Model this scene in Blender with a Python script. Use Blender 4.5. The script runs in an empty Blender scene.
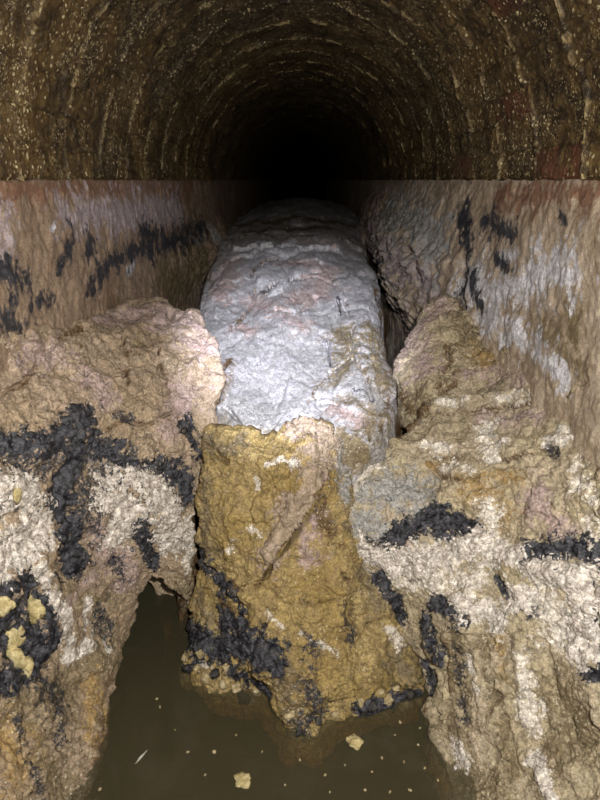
import bpy, math, random
import numpy as np
from mathutils import Vector
from mathutils.bvhtree import BVHTree

random.seed(7)
C = bpy.context.scene.collection
F = 600.0
TH = math.atan(220.0 / F)
CT, ST = math.cos(TH), math.sin(TH)
EYE = 1.2            # eye height above the water; the vault springs at this height
HW = 0.6             # half width of the sewer

# ------------------------------------------------------------------ survey helpers
def ray(px, py):
    v = (400.0 - py) / F
    return np.array([(px - 300.0) / F, CT + v * ST, -ST + v * CT])

def P(px, py, Y):
    r = ray(px, py)
    p = r * (Y / r[1]); p[2] += EYE
    return p

def W(px, py, z=0.0):
    r = ray(px, py)
    p = r * ((z - EYE) / r[2]); p[2] += EYE
    return p

def to_px(co):
    d = co - np.array([0, 0, EYE])
    f = d[:, 1] * CT - d[:, 2] * ST
    u = d[:, 1] * ST + d[:, 2] * CT
    f = np.maximum(f, 1e-4)
    return 300 + F * d[:, 0] / f, 400 - F * u / f

# ------------------------------------------------------------------ noise
_rs = np.random.RandomState(11)
_perm = _rs.permutation(4096)
_grad = _rs.normal(size=(4096, 3)); _grad /= np.linalg.norm(_grad, axis=1)[:, None]

def _h(i, j, k):
    return _perm[(_perm[(_perm[i & 4095] + j) & 4095] + k) & 4095]

def pn(p):
    i = np.floor(p).astype(np.int64); f = p - i
    u = f * f * f * (f * (f * 6 - 15) + 10)
    r = 0
    for dx in (0, 1):
        wx = u[:, 0] if dx else 1 - u[:, 0]
        for dy in (0, 1):
            wy = u[:, 1] if dy else 1 - u[:, 1]
            for dz in (0, 1):
                wz = u[:, 2] if dz else 1 - u[:, 2]
                g = _grad[_h(i[:, 0] + dx, i[:, 1] + dy, i[:, 2] + dz)]
                r = r + wx * wy * wz * ((f[:, 0] - dx) * g[:, 0] + (f[:, 1] - dy) * g[:, 1] + (f[:, 2] - dz) * g[:, 2])
    return r * 1.6

def fbm(p, s, o=4, gain=.5, off=0.0):
    r = 0; a = 1.0; q = p * s + off
    for k in range(o):
        r = r + a * pn(q); a *= gain; q = q * 2.03 + 17.3
    return r

def ridge(p, s, o=4, gain=.55, off=0.0):
    r = 0; a = 1.0; q = p * s + off
    for k in range(o):
        r = r + a * (1 - 2.2 * np.abs(pn(q))); a *= gain; q = q * 2.07 + 9.1
    return r

def worley(p, s, off=0.0):
    q = p * s + off
    i = np.floor(q).astype(np.int64); f = q - i
    d1 = np.full(len(p), 9.0); d2 = np.full(len(p), 9.0); cell = np.zeros(len(p))
    for dx in (-1, 0, 1):
        for dy in (-1, 0, 1):
            for dz in (-1, 0, 1):
                h = _h(i[:, 0] + dx, i[:, 1] + dy, i[:, 2] + dz)
                c = (_grad[h] * .5 + .5) * .8 + .1
                d = np.sqrt(((np.stack([dx + c[:, 0], dy + c[:, 1], dz + c[:, 2]], 1) - f) ** 2).sum(1))
                n = d < d1
                d2 = np.where(n, d1, np.minimum(d2, d)); cell = np.where(n, h / 4096.0, cell); d1 = np.where(n, d, d1)
    return d1, d2, cell

# ------------------------------------------------------------------ grid surfaces
def cr(pts, n):
    """Catmull-Rom through pts (k, m, 3) along axis 0, n samples evenly by control index."""
    k = len(pts)
    e = np.concatenate([2 * pts[:1] - pts[1:2], pts, 2 * pts[-1:] - pts[-2:-1]], 0)
    t = np.linspace(0, k - 1, n); i = np.minimum(t.astype(int), k - 2); f = (t - i)
    f = f.reshape((-1,) + (1,) * (pts.ndim - 1))
    a, b, c, d = e[i], e[i + 1], e[i + 2], e[i + 3]
    return .5 * (2 * b + (c - a) * f + (2 * a - 5 * b + 4 * c - d) * f * f + (3 * b - a - 3 * c + d) * f ** 3)

def normals(G):
    du = np.gradient(G, axis=1); dv = np.gradient(G, axis=0)
    n = np.cross(dv, du)
    n /= np.maximum(np.linalg.norm(n, axis=2), 1e-9)[..., None]
    return n

def mesh_obj(name, co, quads, mat, parent=None, extra=None, smooth=True):
    me = bpy.data.meshes.new(name)
    faces = quads.tolist() if hasattr(quads, 'tolist') else list(quads)
    if extra: faces += extra
    me.from_pydata(co.tolist(), [], faces)
    me.update()
    if smooth: me.polygons.foreach_set('use_smooth', [True] * len(me.polygons))
    me.materials.append(mat)
    o = bpy.data.objects.new(name, me); C.objects.link(o)
    if parent: o.parent = parent
    return o

def grid_faces(nr, nc):
    i = np.arange(nr * nc).reshape(nr, nc)
    return np.stack([i[:-1, :-1], i[1:, :-1], i[1:, 1:], i[:-1, 1:]], -1).reshape(-1, 4)

MASKS = ['black', 'white', 'pink', 'ochre', 'blue', 'olive', 'brown']

class Mass:
    """A lump of hardened deposit: a surveyed visible skin, rolled over at its rims and closed behind."""
    def __init__(s, name, rows, nr, nc, sides, roll, amp, disp=None, lateral=.3, rw=.22, pw=.95, pc=11, fine=1.0, big_=1.25, mid_=.20, an=1.0):
        s.name = name; nr = nr // 10 * 10 + 1; nc = nc // 10 * 10 + 1
        A = np.array(rows, float)                     # (R, K, 3)
        G = cr(A, nr)
        G = cr(G.transpose(1, 0, 2), nc).transpose(1, 0, 2)
        s.nr, s.nc = nr, nc
        u = np.linspace(0, 1, nc)[None, :].repeat(nr, 0); v = np.linspace(0, 1, nr)[:, None].repeat(nc, 1)
        dirs = np.zeros_like(G); wsum = np.zeros((nr, nc)) + 1e-6
        off = np.zeros_like(G)
        for key, par in (('L', u), ('R', 1 - u), ('T', v), ('B', 1 - v)):
            d, width = sides[key]
            if d is None: continue
            d = np.array(d, float)
            if d.ndim > 1:                            # direction varying along the side
                m = nc if key in 'TB' else nr
                d = cr(d, m)
                d = d[None, :, :].repeat(nr, 0) if key in 'TB' else d[:, None, :].repeat(nc, 1)
            k = np.clip(1 - par / width, 0, 1)
            dn = d / np.maximum(np.linalg.norm(d, axis=-1, keepdims=True), 1e-9)
            off = off + (1 - np.sqrt(1 - (k * .97) ** 2))[..., None] * dn * roll
            w = 1 / (par + .01) ** 2
            dirs += d * w[..., None]; wsum += w
        dirs /= wsum[..., None]
        G = G + off
        N = normals(G)
        flat = G.reshape(-1, 3); n = N.reshape(-1, 3)
        a = amp; base = flat; flat = base * np.array([1, an, 1])
        big = fbm(flat, 6, 3, .5, 3.1)
        d = a * (big_ * big + rw * ridge(flat, 11, 3, .5, 5.7) + mid_ * fbm(flat, 30, 2, .5, 1.3))
        c1, c2, cell = worley(flat + .01 * np.stack([fbm(flat, 22, 2, .5, 40), fbm(flat, 22, 2, .5, 50), fbm(flat, 22, 2, .5, 60)], 1), pc, 2.2)
        d += a * pw * ((cell - .5) * np.clip((c2 - c1) * 5, 0, 1) - .25 * np.clip(1 - (c2 - c1) * 9, 0, 1))
        if disp is not None: d += disp(base)
        co = base + n * d[:, None]
        lat = np.stack([fbm(flat, 16, 4, .6, 80 + 7 * i) for i in range(3)], 1)
        co += lat * a * lateral
        co += n * (fine * .0030 * fbm(flat, 95, 3, .7, 9) + .0013 * fbm(flat, 380, 1, .7, 3))[:, None]
        s.cracks = []; s.G0 = base; s.n = n; s.dirs = dirs.reshape(-1, 3)
        s.co = co
    def bvh(s):
        return BVHTree.FromPolygons([Vector(p) for p in s.co.tolist()], grid_faces(s.nr, s.nc).tolist())
    def hit(s, px, py):
        if not hasattr(s, '_b'): s._b = s.bvh(); s._p = to_px(s.co)
        r = ray(px, py)
        h = s._b.ray_cast(Vector((0, 0, EYE)), Vector(r).normalized())
        if h[0] is None:
            i = int(np.argmin((s._p[0] - px) ** 2 + (s._p[1] - py) ** 2))
            return s.co[i]
        return np.array(h[0])
    def seg(s, pts, rpx, wobble=True):
        """distance (in stroke radii) of every vertex to a stroke laid on the surface"""
        hs = [s.hit(x, y) for x, y in pts]
        best = np.full(len(s.co), 1e9)
        rad = []
        for h in hs: rad.append(rpx * (h[1] * CT - (h[2] - EYE) * ST) / F)
        if len(hs) == 1: hs = hs * 2; rad = rad * 2
        for a, b, ra, rb in zip(hs, hs[1:], rad, rad[1:]):
            ab = b - a; L = max((ab ** 2).sum(), 1e-12)
            t = np.clip(((s.co - a) @ ab) / L, 0, 1)
            q = np.linalg.norm(s.co - (a + t[:, None] * ab), axis=1) / (ra + (rb - ra) * t)
            best = np.minimum(best, q)
        if wobble:
            if getattr(s, '_wk', None) is None: s._wk = .62 * fbm(s.co, 15, 3, .65, 91) + .40 * fbm(s.co, 55, 3, .65, 19)
            best = best * (1 + .6 * s._wk) / 1.06 + .55 * s._wk
        return best
    def relief(s, items):
        """items: (pts, radius px, depth m) grooves (negative) and ridges (positive)"""
        for pts, r, dep in items:
            if dep < 0 and r <= 5: s.cracks.append(('brown', pts, r * .7, .8)); dep *= 2.2  # shade painted brown along narrow grooves, which the lamps leave unshadowed
            q = s.seg(pts, r, False) * (1 + .35 * fbm(s.co, 55, 2, .5, 33))
            s.co = s.co + s.n * (dep * np.clip(1 - q, 0, 1) ** .8)[:, None]
            s.__dict__.pop('_b', None)
    def build(s, mat, strokes=(), parent=None):
        nr, nc = s.nr, s.nc
        idx = np.arange(nr * nc).reshape(nr, nc)
        loop = np.concatenate([idx[0, :-1], idx[:-1, -1], idx[-1, :0:-1], idx[:0:-1, 0]])
        nb = len(s.co); L = len(loop)
        rings = [s.co]; ex = []
        prev = loop
        for st in (.06, .14, .24, .36, .5, .65, .8):
            ring = s.co[loop] + s.dirs[loop] * st
            ring = ring + np.stack([fbm(ring, 14, 3, .5, 7 * i) for i in range(3)], 1) * .018 * min(1, st * 4)
            cur = np.arange(nb, nb + L); nb += L
            rings.append(ring)
            for k in range(L):
                k2 = (k + 1) % L
                ex.append([int(prev[k2]), int(prev[k]), int(cur[k]), int(cur[k2])][::-1])
            prev = cur
        # coarse back sheet, joined to the last rim
        bi = idx[::10, ::10]; br, bc = bi.shape
        uu = np.linspace(0, 1, bc)[None, :]; vv = np.linspace(0, 1, br)[:, None]
        bump = np.clip(4 * uu * (1 - uu), 0, 1) * np.clip(4 * vv * (1 - vv), 0, 1)
        back = s.co[bi.reshape(-1)] + s.dirs[bi.reshape(-1)] + bump.reshape(-1)[:, None] * np.array([0, .10, -.05])
        rings.append(back)
        ii = nb + np.arange(br * bc).reshape(br, bc)
        ex += [q[::-1] for q in grid_faces(br, bc)[:, :].tolist()] if False else grid_faces(br, bc)[:, ::-1].tolist()
        bl = np.concatenate([ii[0, :-1], ii[:-1, -1], ii[-1, :0:-1], ii[:0:-1, 0]])
        for q in ex[-(br - 1) * (bc - 1):]:
            for w_ in range(4): q[w_] += nb
        for k in range(len(bl)):
            fine = [int(prev[(k * 10 + w_) % L]) for w_ in range(11)]
            ex.append(fine + [int(bl[(k + 1) % len(bl)]), int(bl[k])])
        nback = br * bc
        co = np.concatenate(rings, 0)
        o = mesh_obj(s.name, co, grid_faces(nr, nc), mat, parent, ex)
        vals = {m: np.zeros(len(s.co)) for m in MASKS}
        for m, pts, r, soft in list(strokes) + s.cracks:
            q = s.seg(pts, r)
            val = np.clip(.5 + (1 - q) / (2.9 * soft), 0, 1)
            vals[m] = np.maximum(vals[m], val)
        for m in MASKS:
            at = o.data.attributes.new('m_' + m, 'FLOAT', 'POINT')
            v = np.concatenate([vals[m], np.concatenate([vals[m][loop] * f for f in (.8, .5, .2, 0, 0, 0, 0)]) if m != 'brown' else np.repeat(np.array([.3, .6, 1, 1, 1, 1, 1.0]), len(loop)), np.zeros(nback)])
            at.data.foreach_set('value', v.astype(np.float32))
        s.vals = vals
        return o

def plates(M, strokes, key, name, mat, parent, thick, thr=.5, least=260, wide=.8):
    """raised plates of a different deposit lying on a mass, one mesh per connected plate"""
    val = np.zeros(len(M.co))
    for m, pts, r, soft in strokes:
        if m == key and r >= 5 and soft <= wide:
            val = np.maximum(val, np.clip(.5 + (1 - M.seg(pts, r)) / (2 * soft), 0, 1))
    on = val > 0
    v = val.copy(); p = M.co[on]
    v[on] += .38 * fbm(p, 40, 3, .7, 5) + .50 * fbm(p, 140, 2, .75, 8)
    v[~on] = 0
    g = (v > thr - .10).reshape(M.nr, M.nc)
    lab = np.zeros(g.shape, int); n = 0; comps = []
    from collections import deque
    gl = g.tolist(); seen = [[False] * M.nc for _ in range(M.nr)]
    for i0 in range(M.nr):
        row = gl[i0]; sr = seen[i0]
        for j0 in range(M.nc):
            if row[j0] and not sr[j0]:
                q = deque([(i0, j0)]); sr[j0] = True; comp = []
                while q:
                    i, j = q.popleft(); comp.append(i * M.nc + j)
                    for a, b in ((i + 1, j), (i - 1, j), (i, j + 1), (i, j - 1)):
                        if 0 <= a < M.nr and 0 <= b < M.nc and gl[a][b] and not seen[a][b]:
                            seen[a][b] = True; q.append((a, b))
                if len(comp) >= least: comps.append(np.array(comp))
    comps.sort(key=len, reverse=True)
    F_ = grid_faces(M.nr, M.nc)
    G = M.co.reshape(M.nr, M.nc, 3); N = normals(G).reshape(-1, 3)
    out = []
    for comp in comps[:30]:
        inc = np.zeros(len(M.co), bool); inc[comp] = True
        f = F_[inc[F_].all(1)]
        if len(f) < 100: continue
        used = np.unique(f); mp = np.full(len(M.co), -1); mp[used] = np.arange(len(used))
        t = np.clip((v[used] - (thr - .06)) / .22, 0, 1); t = t * t * (3 - 2 * t)
        co = M.co[used] + N[used] * (-.0012 + (thick + .0012) * t + .0012 * fbm(M.co[used], 120, 2, .7, 2) * t)[:, None]
        out.append(mesh_obj(name, co, mp[f], mat, parent))
    return out

# ------------------------------------------------------------------ materials
class NT:
    def __init__(s, name):
        s.m = bpy.data.materials.new(name); s.m.use_nodes = True
        s.t = s.m.node_tree; s.t.nodes.clear()
        s.out = s.n('ShaderNodeOutputMaterial')
    def n(s, k, **kw):
        nd = s.t.nodes.new(k)
        for a, b in kw.items(): setattr(nd, a, b)
        return nd
    def l(s, a, b): s.t.links.new(a, b)
    def pos(s):
        if not hasattr(s, '_g'): s._g = s.n('ShaderNodeNewGeometry')
        return s._g.outputs['Position']
    def mapping(s, scale, loc=(0, 0, 0), rot=(0, 0, 0)):
        m = s.n('ShaderNodeMapping'); m.inputs['Scale'].default_value = scale; m.inputs['Location'].default_value = loc
        m.inputs['Rotation'].default_value = rot
        s.l(s.pos(), m.inputs['Vector']); return m.outputs[0]
    def noise(s, scale, detail=5, rough=.6, dist=0, vec=None):
        nd = s.n('ShaderNodeTexNoise'); nd.inputs['Scale'].default_value = scale; nd.inputs['Detail'].default_value = detail
        nd.inputs['Roughness'].default_value = rough; nd.inputs['Distortion'].default_value = dist
        s.l(vec or s.pos(), nd.inputs['Vector']); return nd.outputs['Fac']
    def vor(s, scale, feature='F1', out='Distance', vec=None):
        nd = s.n('ShaderNodeTexVoronoi', feature=feature); nd.inputs['Scale'].default_value = scale
        s.l(vec or s.pos(), nd.inputs['Vector']); return nd.outputs[out]
    def math(s, op, a, b=None, c=None, clamp=False):
        nd = s.n('ShaderNodeMath', operation=op); nd.use_clamp = clamp
        for i, x in enumerate((a, b, c)):
            if x is None: continue
            if isinstance(x, (int, float)): nd.inputs[i].default_value = x
            else: s.l(x, nd.inputs[i])
        return nd.outputs[0]
    def step(s, x, a, b):
        nd = s.n('ShaderNodeMapRange', interpolation_type='SMOOTHSTEP')
        s.l(x, nd.inputs[0]); nd.inputs[1].default_value = a; nd.inputs[2].default_value = b
        return nd.outputs[0]
    def mix(s, f, a, b):
        nd = s.n('ShaderNodeMix', data_type='RGBA')
        if isinstance(f, (int, float)): nd.inputs[0].default_value = f
        else: s.l(f, nd.inputs[0])
        for i, x in ((6, a), (7, b)):
            if isinstance(x, tuple): nd.inputs[i].default_value = x + (1,)
            else: s.l(x, nd.inputs[i])
        return nd.outputs[2]
    def attr(s, name):
        nd = s.n('ShaderNodeAttribute', attribute_name=name); return nd.outputs['Fac']
    def finish(s, col, rough, height=None, strength=.5, dist=.01, spec=.5, coat=0):
        b = s.n('ShaderNodeBsdfPrincipled')
        s.l(col, b.inputs['Base Color']) if not isinstance(col, tuple) else setattr(b.inputs['Base Color'], 'default_value', col + (1,))
        if isinstance(rough, (int, float)): b.inputs['Roughness'].default_value = rough
        else: s.l(rough, b.inputs['Roughness'])
        b.inputs['Specular IOR Level'].default_value = spec
        if coat:
            b.inputs['Coat Weight'].default_value = coat; b.inputs['Coat Roughness'].default_value = .15
        if height is not None:
            bp = s.n('ShaderNodeBump'); bp.inputs['Strength'].default_value = strength; bp.inputs['Distance'].default_value = dist
            s.l(height, bp.inputs['Height']); s.l(bp.outputs[0], b.inputs['Normal'])
        s.l(b.outputs[0], s.out.inputs[0])
        return s.m

PAL = {  # two tones each
    'black': ((.012, .013, .02), (.055, .056, .07)),
    'white': ((.48, .44, .39), (.84, .80, .74)),
    'pink':  ((.34, .25, .235), (.44, .35, .34)),
    'ochre': ((.25, .16, .06), (.38, .27, .12)),
    'blue':  ((.265, .265, .27), (.40, .40, .40)),
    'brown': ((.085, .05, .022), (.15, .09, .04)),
    'olive': ((.15, .115, .065), (.25, .20, .12)),
}

def grain(t, col, amt=1.0):
    """grit, pores and pale flecks of the dried deposit"""
    g1 = t.noise(170, 5, .8); g2 = t.noise(46, 6, .75); g3 = t.noise(520, 2, .6)
    val = t.math('ADD', t.math('MULTIPLY', t.math('SUBTRACT', g1, .5), 3.0 * amt), t.math('MULTIPLY', t.math('SUBTRACT', g2, .5), 2.2 * amt))
    val = t.math('ADD', val, t.math('MULTIPLY', t.math('SUBTRACT', g3, .5), 1.6 * amt))
    val = t.math('MAXIMUM', t.math('ADD', val, .97), .22)
    hs = t.n('ShaderNodeHueSaturation'); t.l(val, hs.inputs['Value']); t.l(col, hs.inputs['Color'])
    return hs.outputs[0]

def crust(name, a, b, c, rough=.62, streak=False, order=('brown', 'olive', 'blue', 'pink', 'ochre', 'white', 'black'), glint=.5):
    t = NT(name)
    n1 = t.noise(7, 6, .62); n2 = t.noise(28, 6, .65); n3 = t.noise(120, 5, .7)
    f1 = t.step(n1, .38, .62); f2 = t.step(n2, .40, .66)
    col = t.mix(f1, a, b); col = t.mix(t.math('MULTIPLY', f2, .7), col, c)
    edge = t.noise(48, 8, .72); edge2 = t.noise(16, 4, .6)
    wob = t.math('ADD', t.math('MULTIPLY', t.math('SUBTRACT', edge, .5), 2.6), t.math('MULTIPLY', t.math('SUBTRACT', t.noise(150, 5, .8), .5), 2.0))
    bl = None
    for k in order:
        m = t.math('ADD', t.attr('m_' + k), wob)
        m = t.math('MULTIPLY', t.step(m, *((.42, .58) if k in 'blackwhite' else (.25, .85))), t.step(t.attr('m_' + k), .0, .2))
        pa, pb = PAL[k]
        tone = t.mix(t.step(n3, .35, .68), pa, pb)
        if k == 'black': m = t.math('MULTIPLY', m, t.step(t.noise(130, 5, .8), .62, .50)); m = t.math('MAXIMUM', m, 0)
        col = t.mix(m, col, tone)
        if k == 'black': bl = m
    col = grain(t, col)
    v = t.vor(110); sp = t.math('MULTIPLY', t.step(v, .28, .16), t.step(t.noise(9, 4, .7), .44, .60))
    col = t.mix(t.math('MULTIPLY', sp, glint), col, (.82, .76, .58))  # pale flecks painted in as sparkling glints on the crust
    h = t.math('ADD', t.math('MULTIPLY', t.noise(90, 6, .7), .6), t.math('MULTIPLY', t.noise(420, 4, .7), .45))
    r = t.math('ADD', t.math('MULTIPLY', t.noise(90, 4, .6), .5), rough - .25)
    if bl is not None: r = t.math('SUBTRACT', r, t.math('MULTIPLY', bl, .22))
    return t.finish(col, r, h, .7, .009, .5)

MAT = {}
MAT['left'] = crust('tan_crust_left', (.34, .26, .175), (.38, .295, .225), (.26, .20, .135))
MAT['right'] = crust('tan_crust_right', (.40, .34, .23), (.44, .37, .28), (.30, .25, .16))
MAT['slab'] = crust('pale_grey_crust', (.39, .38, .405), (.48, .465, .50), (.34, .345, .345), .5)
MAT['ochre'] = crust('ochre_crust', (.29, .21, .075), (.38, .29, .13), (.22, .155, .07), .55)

# ------------------------------------------------------------------ camera
cam = bpy.data.cameras.new('camera'); cam.sensor_fit = 'VERTICAL'; cam.sensor_height = 24
cam.lens = 24 * F / 800; cam.clip_start = .02
co_ = bpy.data.objects.new('camera', cam); C.objects.link(co_)
co_.location = (0, 0, EYE); co_.rotation_euler = (math.pi / 2 - TH, 0, 0)
bpy.context.scene.camera = co_

def tag(o, label, cat=None, group=None, kind=None):
    if label: o['label'] = label
    if cat: o['category'] = cat
    if group: o['group'] = group
    if kind: o['kind'] = kind
    return o

# ------------------------------------------------------------------ brick vault
def vault():
    ny, nt = 1100, 420
    Y0, Y1 = -.5, 14.0
    s = np.linspace(0, 1, ny); ys = np.where(s < .8, Y0 + (4.2 - Y0) * s / .8, 4.2 + (Y1 - 4.2) * ((s - .8) / .2) ** 1.4)
    th = np.linspace(-.004, math.pi + .004, nt)
    Yg, Tg = np.meshgrid(ys, th, indexing='ij')
    arc = Tg * HW
    p0 = np.stack([-np.cos(Tg) * HW, Yg, np.sin(Tg) * HW + EYE], -1).reshape(-1, 3)
    ch = HW * math.pi / 25
    row = np.floor(arc / ch).astype(int)
    rr = _rs.rand(64)
    L = .285
    yy = (Yg + .06 + (rr[row % 64] - .5) * .035 + (row % 2) * .0)
    wob = .010 * fbm(p0, 9, 3, .5, 4).reshape(Yg.shape)
    yy = yy + wob
    brow = np.floor(yy / L).astype(int)
    fy = (yy / L - brow) * L; fa = (arc + wob * .6) % ch
    ej = np.minimum(np.minimum(fy, L - fy), 1.0); ea = np.minimum(fa, ch - fa)
    e = np.minimum(ej, ea)
    hsh = _perm[(row * 131 + brow * 17) & 4095] / 4096.0
    hsh2 = _perm[(row * 57 + brow * 91 + 7) & 4095] / 4096.0
    joint = np.clip(1 - e / .006, 0, 1)
    hsh = hsh * .885
    for px, py in ((575, 160), (508, 4), (512, 118), (470, 165)):
        r_ = ray(px, py); k_ = HW / math.hypot(r_[0], r_[2]); a_ = (math.pi - math.atan2(r_[2], r_[0])) * HW; y_ = r_[1] * k_ + .06
        ir = int(a_ // ch); ib = int((y_ + (rr[ir % 64] - .5) * .035) // L)
        hsh[(row == ir) & (brow == ib)] = .97
    ring = np.clip(1 - ej / .007, 0, 1) * (0.35 + .65 * (fbm(p0, 14, 2, .5, 77).reshape(Yg.shape) > -.1))
    d = (.010 * (hsh - .5) + .0035 * fbm(p0, 30, 4, .6).reshape(Yg.shape) + .006 * fbm(p0, 8, 2).reshape(Yg.shape))
    d = d - .006 * joint + .013 * ring ** .7      # mortar squeezed proud at the ring joints
    d = d.reshape(-1)
    inward = np.stack([np.cos(Tg), np.zeros_like(Tg), -np.sin(Tg)], -1).reshape(-1, 3)
    co = p0 + inward * d[:, None]
    nb = len(co)
    idx = np.arange(nb).reshape(ny, nt)
    loop = np.concatenate([idx[0, :-1], idx[:-1, -1], idx[-1, :0:-1], idx[:0:-1, 0]])
    # outer face of the brickwork, coarse
    oc = p0[loop] - inward[loop] * .12
    # closed shell rim: the outer skin follows the rim, long bars stay thick
    t = NT('vault_brick')
    red = t.attr('v_red'); jt = t.attr('v_ring'); js = t.attr('v_joint')
    n1 = t.noise(5, 5, .6); n2 = t.noise(34, 6, .7)
    col = t.mix(t.step(n1, .36, .64), (.032, .020, .009), (.13, .080, .030))
    col = t.mix(t.math('MULTIPLY', t.step(n2, .42, .7), .7), col, (.24, .155, .052))
    rm = t.math('MULTIPLY', t.step(red, .88, .92), t.step(t.noise(12, 5), .40, .52))
    col = t.mix(rm, col, (.14, .058, .03))
    col = t.mix(t.math('MULTIPLY', t.math('MULTIPLY', js, t.step(t.noise(10,4),.42,.56)), .7), col, (.018, .013, .008))
    col = t.mix(t.math('MULTIPLY', t.math('MULTIPLY', jt, t.step(t.noise(22, 4), .45, .58)), .9), col, (.72, .56, .28))
    col = t.mix(t.math('MULTIPLY', t.step(t.noise(2.6, 5, .6), .44, .62), .6), col, (.022, .016, .010))
    col = grain(t, col, .9)
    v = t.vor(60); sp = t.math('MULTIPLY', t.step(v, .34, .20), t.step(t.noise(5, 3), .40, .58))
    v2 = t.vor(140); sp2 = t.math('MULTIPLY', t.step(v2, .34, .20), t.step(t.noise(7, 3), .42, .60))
    col = t.mix(t.math('MAXIMUM', sp, sp2), col, (.60, .50, .28))  # pale specks painted into the colour as glints of wet droplets
    h = t.math('ADD', t.noise(75, 7, .7), t.math('MULTIPLY', sp, .6))
    m = t.finish(col, t.math('ADD', t.math('MULTIPLY', n2, .5), .06), h, .8, .014, .6)
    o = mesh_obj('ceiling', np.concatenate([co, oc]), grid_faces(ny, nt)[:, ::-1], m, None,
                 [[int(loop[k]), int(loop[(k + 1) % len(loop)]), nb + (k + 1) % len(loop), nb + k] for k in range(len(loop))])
    z = np.zeros(len(oc))
    for nm, a in (('v_red', hsh), ('v_ring', ring), ('v_joint', joint)):
        at = o.data.attributes.new(nm, 'FLOAT', 'POINT')
        at.data.foreach_set('value', np.concatenate([a.reshape(-1), z]).astype(np.float32))
    tag(o, 'dark wet brick barrel vault arching over the sewer', kind='structure')
vault()

# ------------------------------------------------------------------ side walls
def sidewall(sg, name, label, bulges, strokes):
    ny, nz = 900, 300
    s = np.linspace(0, 1, ny); ys = np.where(s < .8, -.5 + 4.7 * s / .8, 4.2 + 9.8 * ((s - .8) / .2) ** 1.4)
    zs = np.linspace(EYE + .002, -.14, nz)
    Yg, Zg = np.meshgrid(ys, zs, indexing='ij')
    p0 = np.stack([np.full_like(Yg, sg * (HW - .008)), Yg, Zg], -1).reshape(-1, 3)
    p0[:, 2] += np.clip(1 - (EYE - p0[:, 2]) / .05, 0, 1) * (.004 * fbm(p0 * [1, 1, 0], 12, 4) - .002)
    q = p0 * np.array([1, 1, .75])
    d = .010 * fbm(q, 7, 3) + .0028 * ridge(q, 22, 3, .5) + .002 * fbm(q, 70, 3, .6)
    top = np.clip((EYE - p0[:, 2]) / .03, 0, 1)
    d = d * (.25 + .75 * top)
    for (cy, cz, ry, rz, a) in bulges:
        g = np.exp(-((p0[:, 1] - cy) / ry) ** 2 - ((p0[:, 2] - cz) / rz) ** 2)
        d = d + a * g * (1 + .35 * fbm(p0, 9, 4, .55, 6))
    co = p0.copy(); co[:, 0] -= sg * d
    nb = len(co); idx = np.arange(nb).reshape(ny, nz)
    loop = np.concatenate([idx[0, :-1], idx[:-1, -1], idx[-1, :0:-1], idx[:0:-1, 0]])
    oc = p0[loop].copy(); oc[:, 0] += sg * .12
    oc2 = nb + np.arange(len(loop))
    S = Mass.__new__(Mass); S.co = co; S.nr, S.nc = ny, nz; S.n = None
    t = NT(name + '_crusted_brick')
    mp = t.mapping((1, 1, .6))
    n1 = t.noise(6, 6, .62); n2 = t.noise(30, 6, .66, 0, mp); n3 = t.noise(150, 4, .7, 0, mp)
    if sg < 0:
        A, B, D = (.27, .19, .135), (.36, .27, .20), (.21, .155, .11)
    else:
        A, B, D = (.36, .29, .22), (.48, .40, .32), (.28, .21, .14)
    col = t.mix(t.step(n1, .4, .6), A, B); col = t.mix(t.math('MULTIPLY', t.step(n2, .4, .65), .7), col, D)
    edge = t.noise(42, 8, .75, 0, mp)
    wob = t.math('ADD', t.math('MULTIPLY', t.math('SUBTRACT', edge, .5), 3.2), t.math('MULTIPLY', t.math('SUBTRACT', t.noise(14, 3), .5), .8))
    pal = dict(PAL); pal['white'] = ((.42, .42, .46), (.78, .78, .86)); pal['pink'] = ((.33, .28, .31), (.45, .39, .42)); pal['ochre'] = ((.20, .105, .065), (.27, .165, .115))
    for k in ('brown', 'olive', 'ochre', 'pink', 'blue', 'white', 'black'):
        m = t.math('MULTIPLY', t.step(t.math('ADD', t.attr('m_' + k), wob), .3, .75), t.step(t.attr('m_' + k), .0, .2))
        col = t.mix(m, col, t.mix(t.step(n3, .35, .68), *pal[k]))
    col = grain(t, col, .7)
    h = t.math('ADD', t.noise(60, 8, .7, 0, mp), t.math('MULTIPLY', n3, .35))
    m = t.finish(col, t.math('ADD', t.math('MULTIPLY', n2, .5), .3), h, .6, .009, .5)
    gf = grid_faces(ny, nz)
    if sg > 0: gf = gf[:, ::-1]
    o = mesh_obj(name, np.concatenate([co, oc]), gf, m, None,
                 [[int(loop[k]), int(loop[(k + 1) % len(loop)]), nb + (k + 1) % len(loop), nb + k] for k in range(len(loop))] + [[int(i) for i in oc2]])
    vals = {k: np.zeros(nb) for k in MASKS}
    for mk, pts, r, soft in strokes:
        qd = S.seg(pts, r); vals[mk] = np.maximum(vals[mk], np.clip(.5 + (1 - qd) / (3.2 * soft), 0, 1))
    for k in MASKS:
        at = o.data.attributes.new('m_' + k, 'FLOAT', 'POINT')
        at.data.foreach_set('value', np.concatenate([vals[k], vals[k][loop]]).astype(np.float32))
    tag(o, label, kind='structure')
    return o

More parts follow.
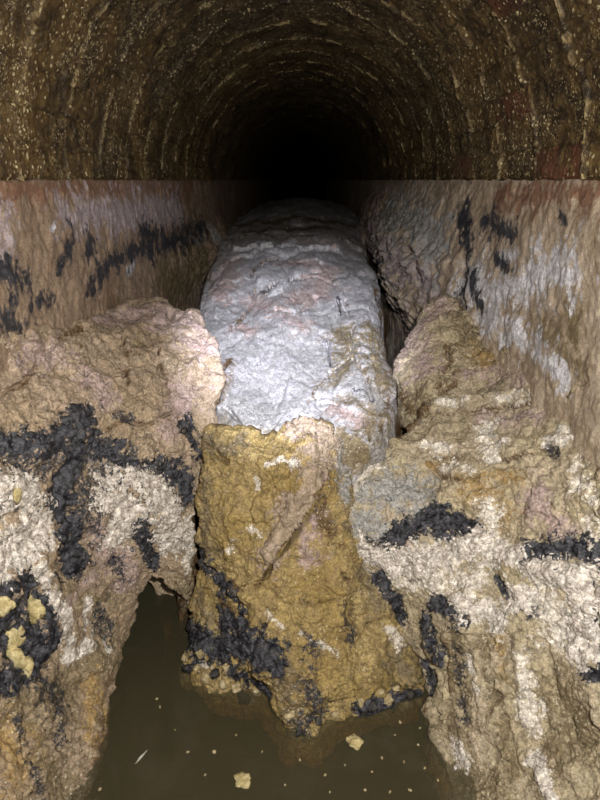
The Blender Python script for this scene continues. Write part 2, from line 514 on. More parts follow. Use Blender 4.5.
#STROKES_WALL
SW_L = [('ochre', [(-40,192),(60,190),(190,190)], 11, .8), ('black', [(70,240),(60,265)], 9, .8), ('black', [(92,240),(88,255)], 9, .8),
 ('black', [(140,232),(162,235)], 8, .8), ('black', [(92,285),(112,262),(140,250),(166,244),(205,228)], 9, .8), ('black', [(0,272),(28,280)], 9, .8),
 ('black', [(8,322),(22,330)], 13, .8), ('black', [(32,308),(52,298)], 8, .8), ('blue', [(212,234),(222,240)], 9, .8), ('blue', [(196,240),(206,232)], 6, .8),
 ('olive', [(165,275),(185,285),(205,262)], 24, .6), ('pink', [(60,215),(120,215),(180,212)], 16, .8), ('pink', [(-20,300),(0,230)], 18, .8),
 ('white', [(128,270),(136,262)], 4, .8), ('white', [(52,232),(56,222)], 4, .8)]
SW_R = [('ochre', [(500,196),(600,195),(660,200)], 12, .9), ('blue', [(385,215),(420,225),(440,250)], 22, .8), ('pink', [(370,230),(400,260),(430,275)], 22, .9),
 ('black', [(462,212),(470,250),(462,290)], 10, .8), ('black', [(484,222),(512,235)], 9, .9), ('black', [(495,260),(510,270)], 6, .9),
 ('white', [(465,285),(490,295),(520,285),(550,270),(572,275)], 20, .7), ('white', [(500,262),(515,255)], 8, .8), ('white', [(478,318),(496,322),(537,352),(567,377)], 11, .8),
 ('blue', [(470,268),(480,300)], 12, .8), ('black', [(470,282),(482,308)], 6, .9), ('olive', [(570,300),(575,340)], 18, .8), ('brown', [(380,250),(384,330)], 12, .7),
 ('black', [(377,252),(379,262)], 3, .5), ('black', [(377,280),(379,304)], 3, .5), ('black', [(560,212),(566,222)], 5, .9), ('olive', [(540,330),(580,370)], 14, .9),
 ('blue', [(372,310),(380,330)], 8, .8)]
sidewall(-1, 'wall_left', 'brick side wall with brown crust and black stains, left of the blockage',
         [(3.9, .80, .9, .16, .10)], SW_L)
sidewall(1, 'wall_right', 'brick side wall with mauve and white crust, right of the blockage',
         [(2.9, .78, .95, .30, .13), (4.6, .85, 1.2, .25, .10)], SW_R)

# ------------------------------------------------------------------ floor under the water
t = NT('silt')
col = t.mix(t.step(t.noise(6, 5), .35, .65), (.10, .07, .03), (.20, .13, .06))
MAT['silt'] = t.finish(col, .8, t.noise(40, 5), .5, .02)
nx, ny = 40, 300
X, Y = np.meshgrid(np.linspace(-.72, .72, nx), np.linspace(-.5, 14, ny), indexing='xy')
Z = -.14 + .0 * X
co = np.stack([X, Y, Z], -1).reshape(-1, 3); co[:, 2] += .012 * fbm(co, 5, 3)
b = co.copy(); b[:, 2] = -.24
idx = np.arange(len(co)).reshape(ny, nx)
loop = np.concatenate([idx[0, :-1], idx[:-1, -1], idx[-1, :0:-1], idx[:0:-1, 0]])
fl = mesh_obj('floor', np.concatenate([co, b[loop]]), grid_faces(ny, nx)[:, ::-1], MAT['silt'], None,
              [[int(loop[k]), int(loop[(k + 1) % len(loop)]), len(co) + (k + 1) % len(loop), len(co) + k] for k in range(len(loop))] + [[len(co) + k for k in range(len(loop))]])
tag(fl, 'silted sewer invert lying under the murky water', kind='structure')

# ------------------------------------------------------------------ masses
Ld = [(-.15, .30, -.2)]
dn = (0, .05, -.2)
left_rows = [
 [P(-70,345,.99), P(0,332,1.19), P(50,320,1.42), P(85,308,1.68), P(112,303,1.85), P(132,298,1.97), P(152,296,2.0), P(172,303,1.95), P(203,316,1.80)],
 [P(-70,400,.95), P(0,375,1.13), P(50,368,1.30), P(88,360,1.42), P(115,352,1.52), P(138,346,1.60), P(162,342,1.64), P(188,338,1.67), P(212,332,1.70)],
 [P(-70,450,.93), P(0,420,1.08), P(50,418,1.20), P(88,410,1.31), P(118,402,1.38), P(142,396,1.44), P(168,388,1.50), P(200,380,1.56), P(229,368,1.60)],
 [P(-70,520,.90), P(0,480,1.05), P(50,476,1.15), P(88,468,1.25), P(118,456,1.31), P(145,446,1.36), P(170,436,1.42), P(198,425,1.48), P(214,418,1.52)],
 [P(-70,600,.87), P(0,560,1.01), P(50,555,1.10), P(88,540,1.20), P(118,520,1.27), P(143,502,1.32), P(167,490,1.37), P(188,480,1.41), P(204,478,1.44)],
 [P(-70,680,.82), P(0,640,.95), P(48,635,1.05), P(86,610,1.16), P(112,582,1.25), P(138,552,1.31), P(160,540,1.35), P(182,540,1.37), P(197,545,1.39)],
 [P(-70,770,.74), P(0,730,.86), P(44,740,.93), P(80,720,1.03), P(106,680,1.14), P(126,622,1.28), P(138,590,1.36), P(158,574,1.37), P(190,598,1.37)],
 [P(-70,850,.66), P(0,840,.76), P(40,850,.78), W(88,830,-.005), W(110,715,-.01), W(126,645,-.0), P(139,585,1.40), P(158,570,1.38), P(191,602,1.38)],
]
for r_ in left_rows[3:]:
    r_[1] = P(*(lambda a: (a[0], a[1]))([x[0] for x in to_px(r_[1][None])]), r_[1][1] * .95)
    r_[0] = P(*[x[0] for x in to_px(r_[0][None])], r_[0][1] * .95)
    r_[2] = P(*[x[0] for x in to_px(r_[2][None])], r_[2][1] * .975)
LB = Mass('grease_bank', left_rows, 460, 380,
          {'L': ((-.1, 0, 0), .02), 'R': ((-.10, .12, -.30), .05), 'T': ((-.05, .1, -.25), .05),
           'B': ([(0, 0, -.15), (0, 0, -.15), (0, 0, -.15), (0, 0, -.12), (-.05, .05, -.12), (-.12, .03, -.12), (-.22, .12, -.02), (-.05, .2, .10), (.05, .2, .10)], .04)},
          .03, .020)

slab_rows = [
 [(-.62,9,.86), (-.4,9,.92), (-.15,9,.95), (.1,9,.95), (.35,9,.93), (.62,9,.88)],
 [(-.62,5.6,.84), (-.38,5.6,.90), (-.14,5.6,.95), (.1,5.6,.96), (.33,5.6,.91), (.62,5.6,.84)],
 [(-.62,4.3,.82), P(245,232,4.3), P(270,228,4.3), P(300,227,4.3), P(330,230,4.3), P(360,236,4.3)],
 [P(222,246,3.5), P(245,243,3.5), P(272,241,3.5), P(302,240,3.5), P(330,240,3.5), P(364,248,3.5)],
 [P(210,274,2.85), P(245,268,2.85), P(275,265,2.85), P(308,264,2.85), P(342,266,2.85), P(376,276,2.85)],
 [P(206,306,2.3), P(245,302,2.35), P(277,300,2.35), P(312,299,2.35), P(348,300,2.35), P(381,308,2.3)],
 [P(207,345,1.93), P(245,345,1.95), P(279,345,1.95), P(315,345,1.95), P(350,344,1.93), P(387,348,1.9)],
 [P(217,388,1.66), P(247,390,1.66), P(281,392,1.66), P(317,390,1.66), P(352,390,1.63), P(393,394,1.6)],
 [P(222,420,1.53), P(250,426,1.48), P(282,428,1.47), P(318,430,1.45), P(354,432,1.44), P(381,430,1.45)],
 [P(222,445,1.50), P(250,450,1.46), P(282,452,1.45), P(318,460,1.42), P(350,468,1.38), P(372,458,1.42)],
 [P(225,490,1.50), P(250,490,1.47), P(282,490,1.46), P(318,500,1.42), P(350,515,1.37), P(368,500,1.42)],
]
SB = Mass('grease_slab', slab_rows, 520, 300,
          {'L': ((-.12, .0, -.45), .12), 'R': ((.06, .0, -.45), .09), 'T': ((0, .1, -.3), .01), 'B': ((0, .1, -.3), .03)}, .05, .016, rw=.10, pw=2.0, pc=6.5, fine=.45, big_=1.1, mid_=.10, an=.38)

ochre_rows = [
 [P(204,434,1.46), P(238,430,1.44), P(268,436,1.41), P(300,424,1.40), P(326,422,1.39), P(345,450,1.40)],
 [P(198,470,1.38), P(230,465,1.35), P(265,465,1.31), P(300,460,1.29), P(335,470,1.31), P(356,480,1.35)],
 [P(198,520,1.36), P(225,515,1.31), P(260,515,1.26), P(300,515,1.24), P(335,530,1.27), P(358,530,1.32)],
 [P(196,570,1.35), P(225,570,1.28), P(260,570,1.22), P(300,575,1.20), P(345,585,1.21), P(385,590,1.29)],
 [P(188,620,1.33), P(220,625,1.24), P(255,630,1.17), P(300,640,1.12), P(350,645,1.16), P(415,640,1.28)],
 [P(184,650,1.28), P(217,660,1.20), P(255,670,1.13), P(300,695,1.06), P(350,688,1.10), P(424,670,1.22)],
 [W(182,668,0), W(215,688,-0.0), W(257,697,0), W(302,738,0), W(350,718,0), W(428,692,0)],
 [W(182,680,-.11), W(215,710,-.11), W(257,720,-.11), W(302,768,-.11), W(350,742,-.11), W(428,712,-.11)],
]
OB = Mass('grease_block', ochre_rows, 420, 320,
          {'L': ((.05, .25, -.02), .05), 'R': ((-.02, .25, -.02), .03), 'T': ((0, .12, -.05), .05), 'B': ((0, .2, -.02), .01)}, .03, .022)

right_rows = [
 [P(352,482,1.36), P(374,458,1.44), P(400,436,1.52), P(432,405,1.62), P(478,378,1.70), P(535,368,1.47), P(600,378,1.15), P(680,395,.93)],
 [P(347,508,1.32), P(372,492,1.34), P(405,475,1.38), P(440,450,1.42), P(490,430,1.42), P(545,425,1.30), P(605,430,1.11), P(680,445,.90)],
 [P(348,538,1.30), P(374,530,1.29), P(405,520,1.29), P(445,505,1.28), P(495,495,1.24), P(548,490,1.16), P(605,490,1.04), P(680,500,.87)],
 [P(350,565,1.30), P(376,565,1.27), P(408,565,1.24), P(450,560,1.20), P(500,555,1.15), P(550,550,1.09), P(608,555,1.0), P(680,560,.84)],
 [P(366,585,1.30), P(392,602,1.27), P(420,618,1.22), P(455,622,1.14), P(505,622,1.06), P(555,622,1.0), P(610,628,.93), P(680,640,.80)],
 [P(380,600,1.31), P(408,635,1.27), P(436,690,1.14), P(465,705,1.03), P(510,705,.97), P(558,705,.92), P(612,710,.86), P(680,720,.75)],
 [P(388,610,1.32), P(420,660,1.25), W(446,760,.0), P(480,790,.90), P(520,790,.86), P(565,790,.83), P(612,795,.79), P(680,810,.69)],
 [P(392,616,1.33), W(428,695,-.04), W(450,860,-.06), W(485,900,-.06), P(525,880,.72), P(570,880,.71), P(618,880,.69), P(690,890,.60)],
]
for r_ in right_rows[2:]:
    for c_, f_ in ((7, .95), (6, .95), (5, .98)):
        r_[c_] = P(*[x[0] for x in to_px(r_[c_][None])], r_[c_][1] * f_)
RB = Mass('grease_bank', right_rows, 460, 420,
          {'L': ((.10, .22, -.06), .04), 'R': ((.1, 0, 0), .02), 'T': ((.03, .15, -.25), .04), 'B': ((0, 0.02, -.15), .02)}, .03, .020)

lump_rows = [
 [P(418,312,2.02), P(432,298,2.02), P(444,294,2.0), P(462,306,1.95), P(490,326,1.85), P(545,345,1.50)],
 [P(402,338,1.90), P(424,330,1.87), P(446,330,1.84), P(470,336,1.80), P(500,346,1.68), P(548,358,1.46)],
 [P(395,362,1.82), P(418,362,1.77), P(445,364,1.73), P(475,366,1.69), P(508,368,1.60), P(550,372,1.43)],
 [P(400,390,1.74), P(418,396,1.68), P(442,398,1.64), P(476,394,1.63), P(510,388,1.56), P(552,388,1.40)],
 [P(404,410,1.70), P(418,425,1.62), P(442,425,1.60), P(476,415,1.60), P(510,405,1.55), P(554,402,1.40)],
]
EB = Mass('grease_boulder', lump_rows, 240, 260,
          {'L': ((.08, .15, -.25), .06), 'R': ((.08, .06, 0), .02), 'T': ((.03, .2, -.2), .06), 'B': ((0, .15, -.08), .02)}, .03, .018)

#STROKES
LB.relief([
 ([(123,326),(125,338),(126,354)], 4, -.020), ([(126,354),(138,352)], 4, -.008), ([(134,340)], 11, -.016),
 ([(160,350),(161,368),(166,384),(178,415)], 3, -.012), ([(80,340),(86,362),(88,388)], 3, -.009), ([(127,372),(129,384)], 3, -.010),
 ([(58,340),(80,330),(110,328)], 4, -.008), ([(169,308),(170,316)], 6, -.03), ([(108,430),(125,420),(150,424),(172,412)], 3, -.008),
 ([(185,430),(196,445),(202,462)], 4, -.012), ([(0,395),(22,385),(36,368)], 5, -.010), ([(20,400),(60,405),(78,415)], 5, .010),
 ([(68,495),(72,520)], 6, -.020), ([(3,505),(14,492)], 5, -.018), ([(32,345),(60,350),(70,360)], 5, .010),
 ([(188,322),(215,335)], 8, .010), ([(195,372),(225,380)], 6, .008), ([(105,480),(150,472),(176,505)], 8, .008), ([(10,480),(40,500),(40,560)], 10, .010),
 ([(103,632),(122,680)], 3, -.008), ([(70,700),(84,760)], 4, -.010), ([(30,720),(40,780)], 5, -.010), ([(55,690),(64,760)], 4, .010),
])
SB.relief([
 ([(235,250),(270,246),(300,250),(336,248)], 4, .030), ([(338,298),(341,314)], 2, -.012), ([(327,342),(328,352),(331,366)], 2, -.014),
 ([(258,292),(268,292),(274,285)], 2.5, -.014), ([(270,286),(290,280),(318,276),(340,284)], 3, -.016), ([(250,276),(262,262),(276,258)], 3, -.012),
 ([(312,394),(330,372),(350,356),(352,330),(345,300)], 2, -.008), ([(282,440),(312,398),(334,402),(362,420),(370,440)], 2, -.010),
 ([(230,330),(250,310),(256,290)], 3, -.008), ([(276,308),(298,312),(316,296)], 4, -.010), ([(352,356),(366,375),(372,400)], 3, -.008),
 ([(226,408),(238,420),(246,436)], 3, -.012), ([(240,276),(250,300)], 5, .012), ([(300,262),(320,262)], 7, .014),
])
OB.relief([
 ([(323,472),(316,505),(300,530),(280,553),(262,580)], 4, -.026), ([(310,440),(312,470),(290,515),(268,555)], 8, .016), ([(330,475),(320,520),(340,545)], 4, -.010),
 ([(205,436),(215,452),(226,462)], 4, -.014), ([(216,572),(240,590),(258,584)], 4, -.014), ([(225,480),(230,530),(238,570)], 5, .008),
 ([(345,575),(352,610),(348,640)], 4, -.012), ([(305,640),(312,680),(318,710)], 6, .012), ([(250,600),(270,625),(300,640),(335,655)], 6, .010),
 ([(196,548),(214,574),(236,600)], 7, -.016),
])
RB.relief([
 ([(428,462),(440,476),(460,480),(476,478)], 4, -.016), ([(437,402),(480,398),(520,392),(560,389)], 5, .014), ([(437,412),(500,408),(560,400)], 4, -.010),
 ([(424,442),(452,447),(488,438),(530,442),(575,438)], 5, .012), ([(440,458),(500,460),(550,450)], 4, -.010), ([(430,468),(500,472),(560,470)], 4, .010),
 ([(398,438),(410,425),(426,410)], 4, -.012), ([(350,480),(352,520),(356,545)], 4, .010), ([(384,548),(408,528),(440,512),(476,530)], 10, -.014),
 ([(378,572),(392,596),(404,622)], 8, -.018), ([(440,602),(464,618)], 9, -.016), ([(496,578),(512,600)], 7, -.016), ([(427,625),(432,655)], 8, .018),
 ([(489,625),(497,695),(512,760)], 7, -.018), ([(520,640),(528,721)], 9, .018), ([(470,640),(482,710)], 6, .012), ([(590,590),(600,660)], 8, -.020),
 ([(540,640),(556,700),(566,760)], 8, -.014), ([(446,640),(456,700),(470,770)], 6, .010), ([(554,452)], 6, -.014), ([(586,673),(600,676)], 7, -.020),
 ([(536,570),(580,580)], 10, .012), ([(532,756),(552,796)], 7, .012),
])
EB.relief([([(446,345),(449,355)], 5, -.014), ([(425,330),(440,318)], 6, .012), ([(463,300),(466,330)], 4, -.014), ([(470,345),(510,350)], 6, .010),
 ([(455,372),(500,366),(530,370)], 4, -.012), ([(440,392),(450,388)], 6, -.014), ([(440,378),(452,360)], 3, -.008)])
S_L = [
 ('black', [(62,470),(92,520)], 24, 1.25), ('black', [(100,472),(182,492)], 15, 1.3), ('black', [(0,456),(60,462)], 18, 1.3), ('black', [(10,660),(60,700)], 16, 1.4),
 ('pink', [(100,320),(150,308),(160,318),(200,325)], 20, .9), ('pink', [(190,340),(220,352)], 14, .9), ('pink', [(88,375),(104,392)], 14, .9),
 ('pink', [(20,360),(60,350)], 12, 1.0), ('olive', [(140,345)], 8, .6), ('pink', [(185,395),(170,430)], 10, 1.0),
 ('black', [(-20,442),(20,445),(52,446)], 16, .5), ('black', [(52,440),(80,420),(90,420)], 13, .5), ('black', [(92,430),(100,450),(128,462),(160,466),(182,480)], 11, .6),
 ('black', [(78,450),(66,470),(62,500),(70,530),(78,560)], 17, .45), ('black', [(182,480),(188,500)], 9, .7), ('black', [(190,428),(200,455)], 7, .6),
 ('black', [(120,414),(130,420)], 5, .8), ('blue', [(90,458),(120,466),(150,470)], 10, .9),
 ('white', [(0,500),(20,490),(34,500)], 19, .45), ('white', [(0,560),(24,540),(36,530)], 22, .45), ('white', [(40,570),(56,600),(68,625),(74,655)], 9, .6),
 ('white', [(110,480),(145,480),(170,505),(172,545)], 14, .5), ('white', [(105,500),(125,505),(120,530)], 16, .7), ('pink', [(98,530),(116,560),(128,570)], 16, .8),
 ('white', [(88,600),(86,640),(78,655)], 6, .7), ('white', [(60,640),(72,660)], 5, .7), ('black', [(138,526),(146,545),(154,562)], 8, .5), ('black', [(20,470),(46,480)], 5, .9),
 ('black', [(2,512),(12,492)], 5, .5), ('black', [(20,500),(16,512)], 3, .6),
 ('olive', [(62,590),(95,600),(120,590)], 13, .8), ('black', [(112,558),(122,572)], 7, .9), ('white', [(186,520),(192,560)], 7, 1.0), ('olive', [(186,580),(194,596)], 8, .8),
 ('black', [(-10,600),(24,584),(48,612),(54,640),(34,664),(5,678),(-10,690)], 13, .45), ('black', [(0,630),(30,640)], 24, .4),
 ('olive', [(20,700),(60,690),(100,660)], 26, .8), ('olive', [(110,640),(118,680)], 10, .8), ('ochre', [(100,700),(112,720)], 9, .8), ('ochre', [(0,740),(20,760)], 24, .9),
 ('olive', [(40,760),(60,790)], 22, .8), ('black', [(62,700),(56,740)], 6, 1.0), ('black', [(100,610),(106,640)], 6, 1.0), ('black', [(20,720),(40,790)], 6, 1.0),
 ('brown', [(118,660),(100,740),(88,800)], 9, .9), ('ochre', [(92,680),(90,740)], 8, 1.0), ('white', [(105,640),(108,650)], 3, .9), ('black', [(72,548),(80,575)], 6, .9),
 ('pink', [(40,640),(96,575)], 6, 1.0),
]
S_S = [
 ('brown', [(240,226),(300,216),(350,226)], 14, .9), ('olive', [(235,238),(300,236),(350,240)], 5, 1.2), ('olive', [(372,330),(378,380),(366,430)], 12, 1.0), ('olive', [(235,432),(300,436),(370,440)], 8, 1.1), ('pink', [(232,262),(222,290)], 10, 1.1), ('pink', [(250,300),(300,325)], 10, 1.3), ('brown', [(214,250),(204,290)], 5, 1.0), ('brown', [(376,290),(386,330),(392,380)], 4, .9),  # far-end brown painted in for light falling off down the tunnel
 ('pink', [(285,262),(325,268),(318,295),(295,300)], 14, .9), ('pink', [(270,240),(330,244)], 8, .8), ('pink', [(216,290),(222,300)], 9, .9), ('pink', [(240,326),(248,332)], 8, 1.0),
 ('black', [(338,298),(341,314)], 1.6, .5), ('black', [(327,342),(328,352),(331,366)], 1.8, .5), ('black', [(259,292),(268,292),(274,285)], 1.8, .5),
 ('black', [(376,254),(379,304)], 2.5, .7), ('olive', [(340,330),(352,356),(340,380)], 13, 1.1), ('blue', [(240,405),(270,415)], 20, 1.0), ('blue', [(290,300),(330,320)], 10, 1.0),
 ('olive', [(225,420),(232,450),(230,470)], 16, .7), ('olive', [(345,440),(360,460)], 20, .7), ('olive', [(350,400),(380,415)], 12, 1.0), ('blue', [(352,380),(370,400)], 9, .9),
 ('olive', [(300,442),(330,448)], 10, .9), ('black', [(355,390),(372,402)], 2.5, 1.0), ('brown', [(385,370),(388,400),(380,430)], 5, .7), ('brown', [(228,360),(222,400)], 5, .7),
 ('pink', [(335,410),(350,418)], 9, 1.0), ('brown', [(250,232),(330,228)], 9, .9),  # last brown stroke: more painted dimness at the far end
]
S_O = [
 ('pink', [(303,424),(325,440),(318,470),(304,500),(286,525),(270,556)], 12, .7), ('pink', [(290,500),(276,530)], 6, .9), ('olive', [(340,440),(346,480),(350,520)], 13, .6),
 ('blue', [(345,440),(346,500)], 7, 1.0), ('olive', [(205,440),(225,448),(240,440)], 9, .7), ('olive', [(204,480),(206,560)], 8, .8), ('brown', [(325,475),(318,510),(330,535)], 7, .8),
 ('white', [(256,478),(259,488)], 3, .8), ('white', [(252,528),(260,536)], 3.5, .9), ('white', [(293,462),(298,464)], 2.5, .8), ('white', [(232,540),(228,550)], 3, 1.0),
 ('white', [(265,465),(284,460)], 2.5, 1.1), ('white', [(268,612),(280,626)], 2.5, 1.4), ('white', [(300,634),(335,652)], 2.5, 1.4), ('pink', [(300,535),(310,555)], 8, 1.0),
 ('black', [(196,548),(200,560)], 6, .5), ('black', [(206,566),(220,580),(232,596),(240,612)], 8, .6), ('black', [(192,640),(215,650),(235,640),(262,655),(272,660)], 17, .5),
 ('black', [(225,625),(245,635)], 14, .5), ('black', [(235,675),(265,690)], 10, .6), ('black', [(308,634),(314,650)], 6, .9), ('black', [(312,690),(322,712),(300,725)], 9, .8),
 ('black', [(358,706),(390,704),(418,694)], 8, .6), ('black', [(345,600),(350,640)], 4, 1.1), ('black', [(350,520),(352,532)], 3, .8), ('olive', [(285,690),(300,720)], 14, .9),
 ('olive', [(360,570),(385,600)], 14, .8), ('olive', [(200,600),(212,620)], 10, .9), ('olive', [(395,660),(410,680)], 10, .9), ('white', [(212,672),(200,662)], 4, .8),
 ('white', [(240,700),(250,702)], 4, .8), ('white', [(400,700),(410,706)], 4, .8), ('white', [(392,632),(398,640)], 5, 1.0), ('brown', [(220,600),(300,690)], 10, 1.1),
 ('olive', [(275,650),(290,670)], 10, 1.0),
]
S_R = [
 ('blue', [(362,490),(385,485),(415,490),(420,512)], 20, .6), ('blue', [(362,520),(380,532)], 14, .6), ('white', [(356,485),(372,466)], 7, .9), ('blue', [(350,540),(352,570)], 5, .7),
 ('black', [(388,546),(406,529),(432,516),(458,526),(474,534)], 12, .5), ('black', [(440,534),(455,540)], 8, .6), ('black', [(368,540),(378,546)], 3, .6),
 ('white', [(370,556),(405,562),(449,552),(484,542),(515,555)], 15, .55), ('white', [(400,575),(430,585),(480,580)], 14, .8), ('white', [(462,607),(490,612),(520,600)], 12, .7),
 ('white', [(488,510),(490,520)], 9, .8), ('black', [(379,577),(392,594),(401,616)], 8, .5), ('black', [(441,603),(462,616)], 9, .55), ('black', [(498,581),(511,599)], 6, .7),
 ('black', [(520,608),(530,614)], 5, .8), ('black', [(526,552),(560,548),(605,556)], 12, .7), ('blue', [(530,562),(590,568)], 8, 1.0), ('black', [(592,590),(602,625),(606,660)], 9, .5),
 ('black', [(586,673),(610,678)], 7, .5), ('white', [(535,572),(560,575),(584,580),(580,625),(576,655)], 17, .55), ('white', [(545,600),(560,640)], 15, .9),
 ('olive', [(489,625),(497,695),(512,760)], 9, .8), ('olive', [(455,640),(462,700)], 11, .8), ('white', [(524,665),(529,721)], 8, .9), ('olive', [(560,690),(580,710),(560,760)], 26, .8),
 ('white', [(457,748),(461,758)], 7, .7), ('white', [(534,756),(552,798)], 6, .7), ('white', [(470,660),(476,690)], 4, 1.0), ('olive', [(455,730),(470,780),(490,800)], 16, .8),
 ('black', [(424,616),(430,640),(436,658)], 8, .7), ('olive', [(420,620),(428,650)], 6, 1.0), ('black', [(428,668),(433,694)], 7, .6), ('black', [(458,650),(462,720)], 4, 1.1), ('brown', [(446,645),(452,690)], 7, .8),
 ('white', [(440,401),(462,398)], 5, 1.0), ('white', [(500,399),(545,391)], 5, 1.2), ('white', [(427,443),(446,447)], 6, .9), ('white', [(480,437),(500,441)], 7, .9), ('white', [(545,441),(572,437)], 5, 1.1), ('white', [(486,430),(492,458)], 8, .8),
 ('white', [(445,467),(470,470)], 4, 1.3), ('pink', [(462,380),(500,374),(540,380)], 9, .8), ('pink', [(530,500),(550,515),(560,535)], 16, .9), ('pink', [(480,420),(540,415)], 8, 1.0),
 ('ochre', [(470,480),(490,500),(500,520)], 12, 1.0), ('ochre', [(430,466),(520,480)], 5, 1.1), ('black', [(551,452),(557,454)], 5, .6), ('white', [(560,430),(590,420)], 6, .9),
 ('brown', [(398,436),(408,424)], 5, .7), ('brown', [(414,416),(424,408)], 6, .7), ('ochre', [(500,640),(505,680)], 5, 1.1), ('pink', [(402,540),(425,560)], 6, 1.1), ('white', [(575,470),(592,500)], 8, 1.0),
 ('olive', [(575,440),(600,470)], 10, 1.0), ('white', [(590,520),(605,545)], 8, .9), ('brown', [(425,700),(440,760)], 5, .8),
]
S_E = [
 ('pink', [(402,350),(412,330),(430,318),(440,300)], 13, .8), ('pink', [(420,345),(425,370)], 10, 1.0), ('olive', [(465,345),(500,345),(530,352)], 12, .7), ('olive', [(452,310),(466,330)], 9, .8),
 ('brown', [(446,348),(449,354)], 5, .6), ('brown', [(440,386),(452,388)], 6, .6), ('pink', [(470,372),(500,372),(530,376)], 7, .9), ('black', [(488,336),(492,340)], 5, 1.0),
 ('ochre', [(475,355),(490,358)], 8, 1.0), ('brown', [(400,395),(412,412)], 7, .7), ('olive', [(420,395),(430,410)], 9, 1.0),
]
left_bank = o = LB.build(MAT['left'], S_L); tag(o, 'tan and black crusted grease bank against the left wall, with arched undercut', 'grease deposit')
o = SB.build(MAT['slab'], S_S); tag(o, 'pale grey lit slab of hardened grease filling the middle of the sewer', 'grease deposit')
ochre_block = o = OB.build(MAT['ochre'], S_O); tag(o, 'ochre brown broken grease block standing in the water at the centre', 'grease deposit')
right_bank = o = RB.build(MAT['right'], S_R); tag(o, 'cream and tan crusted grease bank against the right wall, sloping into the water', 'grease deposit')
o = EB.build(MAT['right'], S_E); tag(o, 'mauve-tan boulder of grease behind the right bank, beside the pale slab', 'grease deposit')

# ------------------------------------------------------------------ crumbs
def chunk(name, loc, size, mat, seed, parent=None, flat=.6):
    import bmesh
    bm = bmesh.new(); bmesh.ops.create_icosphere(bm, subdivisions=3, radius=1)
    co = np.array([v.co[:] for v in bm.verts])
    d = 1 + .45 * fbm(co, .9, 2, .5, seed * 3.7) + .16 * fbm(co, 3.1, 3, .6, seed)
    c1, c2, cell = worley(co, 1.3, seed * 1.9); d += .28 * (cell - .5)
    co = co * d[:, None] * np.array(size)
    for v, p in zip(bm.verts, co): v.co = p
    me = bpy.data.meshes.new(name); bm.to_mesh(me); bm.free()
    me.polygons.foreach_set('use_smooth', [True] * len(me.polygons)); me.materials.append(mat)
    o = bpy.data.objects.new(name, me); C.objects.link(o); o.location = loc
    o.rotation_euler = (0, 0, seed * 1.3)
    if parent: o.parent = parent
    return o
def simple(name, a, b, rough=.45, gr=.7):
    t = NT(name); col = grain(t, t.mix(t.step(t.noise(60, 5), .4, .6), a, b), gr)
    return t.finish(col, rough, t.noise(160, 5, .7), .6, .008)
MAT['yellow'] = simple('yellow_fat', (.44, .36, .17), (.58, .50, .28))
MAT['crumb'] = simple('tan_fat', (.34, .27, .14), (.50, .42, .27))
MAT['dark'] = simple('black_grit', (.015, .015, .018), (.06, .055, .05), .35)
MAT['tar'] = simple('black_scum_matter', (.009, .010, .015), (.062, .064, .080), .34, 1.3)
MAT['chalk'] = simple('white_crust_matter', (.42, .375, .34), (.70, .66, .62), .6, 1.1)
MAT['mauve'] = simple('pink_flake_matter', (.30, .235, .165), (.38, .30, .235), .6)
for M_, st_, ob_ in ((LB, S_L, left_bank), (RB, S_R, right_bank), (OB, S_O, ochre_block)):
    plates(M_, st_, 'black', 'black_scum', MAT['tar'], ob_, .0020, wide=.7)
    plates(M_, st_, 'white', 'white_crust', MAT['chalk'], ob_, .0032, wide=.7)
for c in plates(OB, S_O, 'pink', 'pink_flake', MAT['mauve'], ochre_block, .0040, thr=.42): c['label'] = 'raised pinkish tan flake on the ochre block'
for k, (px, py, rx, rz) in enumerate([(30,609,16,15), (13,640,12,15), (27,664,13,9), (2,606,10,10), (18,494,7,10), (14,658,12,12)]):
    h = LB.hit(px, py); sc = (h[1] * CT - (h[2] - EYE) * ST) / F
    c = chunk('nodule', h, (rx * sc, rx * .45 * sc, rz * sc), MAT['yellow'], k + 2, left_bank); c['label'] = 'smooth yellow nodule of fat'
foot = [(183,660,5),(187,670,5),(197,669,4),(206,679,6),(215,675,6),(223,686,5),(236,690,6),(244,698,8),(255,694,5),(290,716,6),(318,722,5),(335,716,5),
        (360,703,5),(372,708,6),(388,701,6),(402,706,7),(410,697,5),(418,702,5),(380,694,4),(300,732,5),(200,655,5),(226,668,5),(210,664,4),(396,690,4)]
for k, (px, py, r) in enumerate(foot):
    h = OB.hit(px, py - 2); sc = (h[1] * CT - (h[2] - EYE) * ST) / F
    dk = k % 3 == 1
    c = chunk('dark_crumb' if dk else 'grease_crumb', h + np.array([0, -.002, 0]), (r * sc, r * .7 * sc, r * .8 * sc), MAT['dark' if dk else 'crumb'], k + 11)
    if dk: tag(c, 'black gritty crumb stuck to the waterline foot of the ochre block', 'crumb', 'black crumbs along the foot of the ochre block')
    else: tag(c, 'small tan crumb of grease stuck to the waterline foot of the ochre block', 'crumb', 'tan crumbs along the foot of the ochre block')
big = [(354,741,8,6,'pale yellow lump floating near the tip of the ochre block, larger of two lumps right of it'), (243,780,8,6,'pale yellow wedge-shaped lump floating at the bottom middle of the water')]
big[0] = (354, 741, 8, 6, 'pale yellow lump floating right of the lowest tip of the ochre block')
for k, (px, py, r, rz, lab) in enumerate(big):
    h = W(px, py, .003); sc = (h[1] * CT - (h[2] - EYE) * ST) / F
    tag(chunk('floating_lump', h, (r * sc, r * .9 * sc, .007), MAT['yellow'], k + 40), lab, 'grease lump')
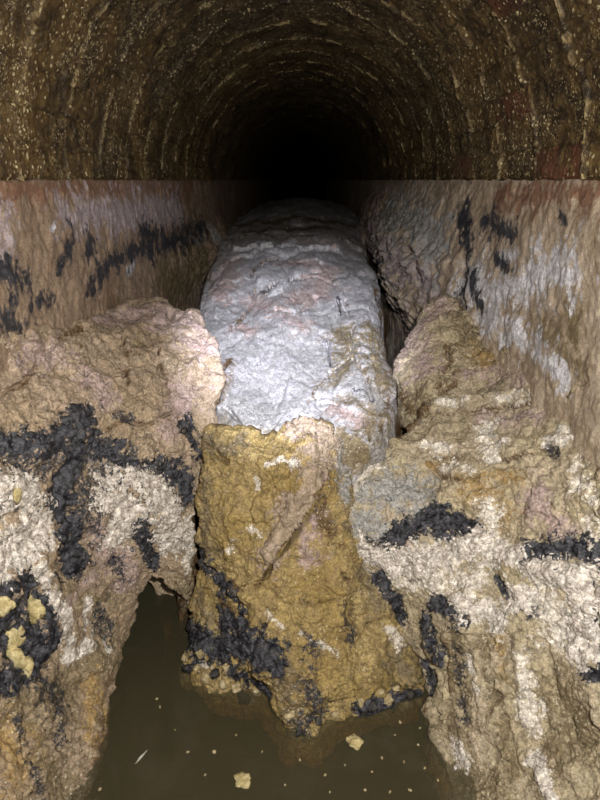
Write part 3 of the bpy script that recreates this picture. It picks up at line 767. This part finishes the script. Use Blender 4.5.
sm = [(214,752,3),(157,699,2),(160,707,2),(188,752,2),(100,789,3),(410,790,2.5),(390,792,2),(300,760,2),(325,775,2),(382,758,2),(372,772,1.6),(404,762,2),
      (418,745,1.6),(425,768,2),(438,780,2),(395,735,1.6),(345,765,1.6),(285,785,1.6),(262,752,1.6),(236,735,1.6),(205,775,1.6),(175,730,1.6),(365,790,2),(330,792,1.6),(400,722,2),(420,728,1.6)]
for k, (px, py, r) in enumerate(sm):
    h = W(px, py, .001); sc = (h[1] * CT - (h[2] - EYE) * ST) / F
    tag(chunk('floating_crumb', h, (r * .7 * sc, r * .5 * sc, .0025), MAT['crumb'], k + 60), 'tiny pale crumb of fat floating on the murky water', 'crumb', 'tiny crumbs floating on the water')
h = W(141, 757, .002)
c = chunk('sliver', h, (.0022, .018, .0018), simple('pale_sliver', (.5, .5, .45), (.6, .6, .55)), 3); c.rotation_euler = (0, 0, -.5)
tag(c, 'thin pale sliver floating in the left part of the channel', 'sliver')

# ------------------------------------------------------------------ water
t = NT('murky_water')
lw = t.n('ShaderNodeLayerWeight'); lw.inputs['Blend'].default_value = .25
bp = t.n('ShaderNodeBump'); bp.inputs['Strength'].default_value = .12; bp.inputs['Distance'].default_value = .01
t.l(t.noise(14, 3, .5), bp.inputs['Height'])
gl = t.n('ShaderNodeBsdfGlossy'); gl.inputs['Roughness'].default_value = .06; t.l(bp.outputs[0], gl.inputs['Normal'])
df = t.n('ShaderNodeBsdfDiffuse'); df.inputs[0].default_value = (.080, .074, .044, 1)
tr = t.n('ShaderNodeBsdfTransparent')
m1 = t.n('ShaderNodeMixShader'); m1.inputs[0].default_value = .5
t.l(df.outputs[0], m1.inputs[1]); t.l(tr.outputs[0], m1.inputs[2])
m2 = t.n('ShaderNodeMixShader')
fr = t.n('ShaderNodeFresnel'); fr.inputs[0].default_value = 1.33
t.l(fr.outputs[0], m2.inputs[0]); t.l(m1.outputs[0], m2.inputs[1]); t.l(gl.outputs[0], m2.inputs[2])
t.l(m2.outputs[0], t.out.inputs[0])
va = t.n('ShaderNodeVolumeAbsorption'); va.inputs['Color'].default_value = (.75, .6, .3, 1); va.inputs['Density'].default_value = 14
t.l(va.outputs[0], t.out.inputs['Volume'])
x, y0, y1, z0 = .575, -.4, 6.0, -.13
co = np.array([(-x, y0, z0), (x, y0, z0), (x, y1, z0), (-x, y1, z0), (-x, y0, 0), (x, y0, 0), (x, y1, 0), (-x, y1, 0)], float)
wo = mesh_obj('water', co, [[0, 3, 2, 1], [4, 5, 6, 7], [0, 1, 5, 4], [1, 2, 6, 5], [2, 3, 7, 6], [3, 0, 4, 7]], t.m, smooth=False)
tag(wo, 'murky brown sewage water standing in the channel', 'water', kind='stuff')

# ------------------------------------------------------------------ light: torch and phone lamp held at the camera
def spot(name, loc, aim, power, col, size, blend, rad):
    l = bpy.data.lights.new(name, 'SPOT'); l.energy = power; l.color = col; l.spot_size = math.radians(size); l.spot_blend = blend
    l.shadow_soft_size = rad
    o = bpy.data.objects.new(name, l); C.objects.link(o); o.location = loc
    o.rotation_euler = (Vector(aim) - Vector(loc)).to_track_quat('-Z', 'Y').to_euler()
    return o
spot('head_torch', (.0, -.02, EYE + .14), P(292, 348, 1.95), 540, (.86, .89, 1.0), 26, 1.0, .015)
spot('phone_lamp', (.09, .0, EYE + .11), P(300, 470, 1.3), 122, (1.0, .94, .84), 150, .9, .012)

w = bpy.data.worlds.new('dark'); bpy.context.scene.world = w; w.use_nodes = True
w.node_tree.nodes['Background'].inputs[0].default_value = (0, 0, 0, 1)
vs = bpy.context.scene.view_settings
vs.view_transform = 'Standard'; vs.look = 'None'; vs.gamma = 1; vs.exposure = 0; vs.use_curve_mapping = False
